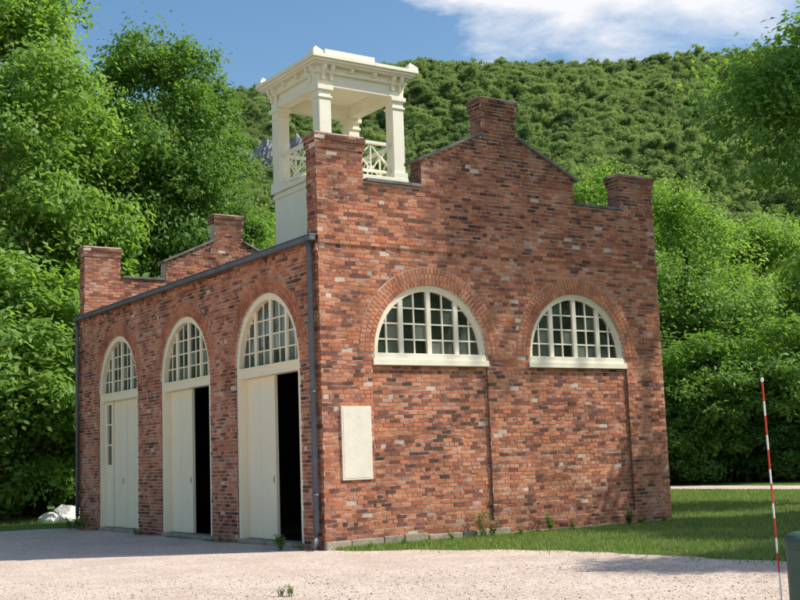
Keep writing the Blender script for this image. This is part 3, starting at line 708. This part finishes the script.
def weed(x,y,h,n,kind=0):
    g=random; mb=MB()
    for i in range(n):
        a=g.uniform(0,6.28); ln=g.uniform(.12,.4)*h; t=Vector((x+math.cos(a)*ln,y+math.sin(a)*ln,h*g.uniform(.5,1)))
        b=Vector((x+g.uniform(-.04,.04),y+g.uniform(-.04,.04),0)); mb.tube([b,b.lerp(t,.5)+Vector((0,0,.1*h)),t],[.004,.003,.0015],4)
        for k in range(14):
            f=g.uniform(.2,1); p=b.lerp(t,f)+Vector((0,0,.1*h*math.sin(f*3.1))); d=Vector((g.uniform(-1,1),g.uniform(-1,1),g.uniform(-.2,.5))).normalized(); s=.07*g.uniform(.6,1.2)*min(1,h/.3)
            sd=d.cross(Vector((g.uniform(-.3,.3),g.uniform(-.3,.3),1))).normalized()*s*.25
            mb.add([p,p+d*s*.5+sd,p+d*s,p+d*s*.5-sd],[(0,1,2,3)],1)
    o=mb.obj("weed",[LEAFB,LEAFB]); o["label"]="small leafy green weed growing from the ground by the wall"; o["category"]="plant"; o["group"]="weeds around the walls"
for (x,y,h,n) in ((-.45,.75,.28,14),(-.3,1.0,.2,11),(3.05,-.22,.55,11),(3.25,-.25,.34,10),(4.6,-.25,.42,11),(6.55,-.3,.34,12),(6.9,-.25,.24,8),(5.2,-.2,.22,8),(2.3,-.3,.2,8),(-.2,3.6,.14,6),(-.2,7.6,.15,7),(-.2,7.9,.16,8),(-.25,11.2,.36,10),(-.2,11.6,.42,11),(-.3,12.1,.34,9),(-3.6,-5.45,.14,10),(-3.68,-5.38,.11,8),(1.3,-.35,.15,8),(.6,-.4,.14,7),(-.3,.3,.15,8),(7.5,-.25,.2,8),(3.9,-.25,.2,8)):
    weed(x,y,h,n)
n=9000; d=rng.uniform(6.5,16,n); l=rng.uniform(-.42,.42,n)*d; P=C+d[:,None]*Fh+l[:,None]*Rh
k=(P[:,0]<edge_x(P[:,1])-.05)&~((P[:,0]>-.2)&(P[:,1]>0)); P=P[k]; n=len(P); s=rng.uniform(.005,.014,n)*np.where(rng.random(n)<.04,2.0,1)
dirs=np.array([(1,0,0),(0,1,0),(-1,0,0),(0,-1,0),(0,0,1),(0,0,-1)],float)
jit=rng.uniform(.6,1.3,(n,6,1)); V=(np.concatenate([P,np.full((n,1),.008)],1)[:,None,:]+dirs[None]*s[:,None,None]*jit*np.array([1,1,.6])).reshape(-1,3)
fc=np.array([(0,1,4),(1,2,4),(2,3,4),(3,0,4),(1,0,5),(2,1,5),(3,2,5),(0,3,5)]); F=(np.arange(n)[:,None,None]*6+fc[None]).reshape(-1,3)
STM,nt,out=new_mat("loose_stone"); p=principled(nt,out,.9,.2); g=nt.nodes.new('ShaderNodeNewGeometry'); r=ramp(nt,[(0,(.28,.21,.16)),(.5,(.58,.46,.37)),(1,(.84,.74,.64))]); nt.links.new(g.outputs['Random Per Island'],r.inputs[0]); nt.links.new(r.outputs[0],p.inputs['Base Color'])
o=bpy.data.objects.new("loose_gravel",mesh_from_np("loose_gravel",V,F,[STM])); COL.objects.link(o); o["kind"]="stuff"; o["label"]="loose gravel stones scattered on the yard"

def boulder(x,y,s,seed):
    bm=bmesh.new(); bmesh.ops.create_icosphere(bm,subdivisions=3,radius=1); R=random.Random(seed); 
    ph=[Vector((R.uniform(-1,1),R.uniform(-1,1),R.uniform(-.6,1))).normalized() for _ in range(14)]
    for v in bm.verts:
        q0=v.co.normalized(); m=1.0
        for q in ph:
            dd=q0.dot(q)
            if dd>.55: m=min(m,.62/dd)
        v.co=q0*m+Vector([R.uniform(-.025,.025) for _ in range(3)])
    me=bpy.data.meshes.new("boulder"); bm.to_mesh(me); bm.free(); me.materials.append(ROCK)
    o=bpy.data.objects.new("boulder",me); o.location=(x,y,s*.2); o.scale=(s*1.2,s,s*.75); o.rotation_euler=(0,0,seed*1.7); COL.objects.link(o); o["label"]="pale angular boulder lying in the grass by the trees"; o["category"]="rock"; o["group"]="boulders by the trees"
boulder(1.35,17.3,.55,1); boulder(.75,17.0,.36,2); boulder(1.05,16.6,.3,3); boulder(1.8,17.2,.36,5)

# ---------------------------------------------------------------- post and marker
GREENM=simple_mat("dark_green_paint",(.035,.072,.052),(.055,.10,.075),scale=6,rough=.5,spec=.45,bs=.2,bscale=60,dirt=(.09,.11,.085))
REDM=simple_mat("red_reflective_band",(.55,.03,.025),(.62,.05,.035),rough=.4); WHM=simple_mat("white_band",(.76,.76,.74),(.82,.82,.80),rough=.4)
hx,hy=-1.78,-10.80
H=empty("bollard",(hx,hy,0),"dark green cylindrical metal bollard with a rounded cap on gravel","bollard")
def rev(mb,prof,n=28):
    vs=[];fs=[]
    for r,z in prof:
        for k in range(n): vs.append((r*math.cos(2*math.pi*k/n),r*math.sin(2*math.pi*k/n),z))
    for i in range(len(prof)-1):
        for k in range(n): fs.append((i*n+k,i*n+(k+1)%n,(i+1)*n+(k+1)%n,(i+1)*n+k))
    fs+=[tuple(range(n-1,-1,-1)),tuple(range((len(prof)-1)*n,len(prof)*n))]; mb.add(vs,fs)
mb=MB(); rev(mb,[(.115,-.02),(.115,.62)]); mb.obj("shaft",[GREENM],H,bevel=.003)
mb=MB(); rev(mb,[(.128,.621),(.128,.675),(.122,.70),(.10,.728),(.07,.745),(.03,.755)]); mb.obj("cap",[GREENM],H,bevel=.003)
M=empty("marker_pole",(-1.835,-10.62,0),"slender red and white banded marker pole beside the bollard","marker pole")
M.rotation_euler=(0,math.radians(-1.2),0)
mb=MB(); z=.42; k=0
mb.tube([(0,0,.0),(0,0,.42)],.0075,10,1)
while z<1.98:
    z2=min(z+(.16 if k%2==0 else .12),1.98); mb.tube([(0,0,z+.0005),(0,0,z2)],.0078,10,k%2); z=z2; k+=1
mb.obj("banded_rod",[REDM,WHM],M)
mb=MB(); rev(mb,[(.007,1.981),(.012,1.99),(.014,2.001),(.012,2.012),(.005,2.018)],12); mb.obj("ball_tip",[WHM],M)

# ---------------------------------------------------------------- light
el,ph=math.radians(47),math.radians(36)
sd=Vector((math.cos(el)*math.cos(ph),-math.cos(el)*math.sin(ph),math.sin(el)))
sl=bpy.data.lights.new("sun",'SUN'); sl.energy=5.0; sl.angle=math.radians(.5); sl.color=(1,.955,.87)
so=bpy.data.objects.new("sun",sl); so.rotation_euler=sd.to_track_quat('Z','Y').to_euler(); COL.objects.link(so)
w=bpy.data.worlds.new("World"); S.world=w; w.use_nodes=True; nt=w.node_tree; nt.nodes.clear()
out=nt.nodes.new('ShaderNodeOutputWorld'); sky=nt.nodes.new('ShaderNodeTexSky'); sky.sky_type='NISHITA'; sky.sun_disc=False; sky.sun_elevation=el; sky.sun_rotation=math.radians(90)+ph
sky.air_density=1.25; sky.dust_density=1.3; sky.ozone_density=1.4
b1=nt.nodes.new('ShaderNodeBackground'); b1.inputs[1].default_value=.15
hs_=nt.nodes.new('ShaderNodeHueSaturation'); hs_.inputs['Saturation'].default_value=1.25; nt.links.new(sky.outputs[0],hs_.inputs['Color']); nt.links.new(hs_.outputs[0],b1.inputs[0])
b2=nt.nodes.new('ShaderNodeBackground'); b2.inputs[0].default_value=(.95,.96,1,1); b2.inputs[1].default_value=1.0
tc=nt.nodes.new('ShaderNodeTexCoord'); sp=nt.nodes.new('ShaderNodeSeparateXYZ'); nt.links.new(tc.outputs['Generated'],sp.inputs[0])
zz=math_n(nt,'ADD',math_n(nt,'MAXIMUM',sp.outputs[2],0.0),.30); cb=nt.nodes.new('ShaderNodeCombineXYZ')
nt.links.new(math_n(nt,'DIVIDE',sp.outputs[0],zz),cb.inputs[0]); nt.links.new(math_n(nt,'DIVIDE',sp.outputs[1],zz),cb.inputs[1]); nt.links.new(math_n(nt,'MULTIPLY',sp.outputs[2],3.0),cb.inputs[2])
nz=noise(nt,3.4,9,.58,cb.outputs[0]); nz.inputs['Distortion'].default_value=.2
vm=nt.nodes.new('ShaderNodeVectorMath'); vm.operation='DOT_PRODUCT'; nt.links.new(tc.outputs['Generated'],vm.inputs[0]); vm.inputs[1].default_value=(.664,.596,.452)
mr=nt.nodes.new('ShaderNodeMapRange'); nt.links.new(vm.outputs['Value'],mr.inputs[0]); mr.inputs[1].default_value=.970; mr.inputs[2].default_value=.9975; mr.inputs[3].default_value=-.09; mr.inputs[4].default_value=.26
f=math_n(nt,'ADD',nz.outputs[0],mr.outputs[0]); r=ramp(nt,[(.50,(0,0,0)),(.68,(1,1,1))]); nt.links.new(f,r.inputs[0])
mx=nt.nodes.new('ShaderNodeMixShader'); nt.links.new(r.outputs[0],mx.inputs[0]); nt.links.new(b1.outputs[0],mx.inputs[1]); nt.links.new(b2.outputs[0],mx.inputs[2]); nt.links.new(mx.outputs[0],out.inputs[0])

# ---------------------------------------------------------------- camera
yaw,pitch,roll=.9809,.1317,-.0351
Fv=Vector((math.cos(yaw)*math.cos(pitch),math.sin(yaw)*math.cos(pitch),math.sin(pitch))); Rv=Vector((math.sin(yaw),-math.cos(yaw),0)); Uv=Rv.cross(Fv)
R2=Rv*math.cos(roll)+Uv*math.sin(roll); U2=-Rv*math.sin(roll)+Uv*math.cos(roll)
cd=bpy.data.cameras.new("camera"); cd.sensor_width=36; cd.lens=1191.26/800*36; cd.clip_end=3000; cd.clip_start=.1
co=bpy.data.objects.new("camera",cd); COL.objects.link(co)
co.matrix_world=Matrix(((R2.x,U2.x,-Fv.x,-9.9065),(R2.y,U2.y,-Fv.y,-17.2285),(R2.z,U2.z,-Fv.z,1.4582),(0,0,0,1)))
S.camera=co
S.view_settings.view_transform='Standard'; S.view_settings.look='None'; S.view_settings.exposure=0
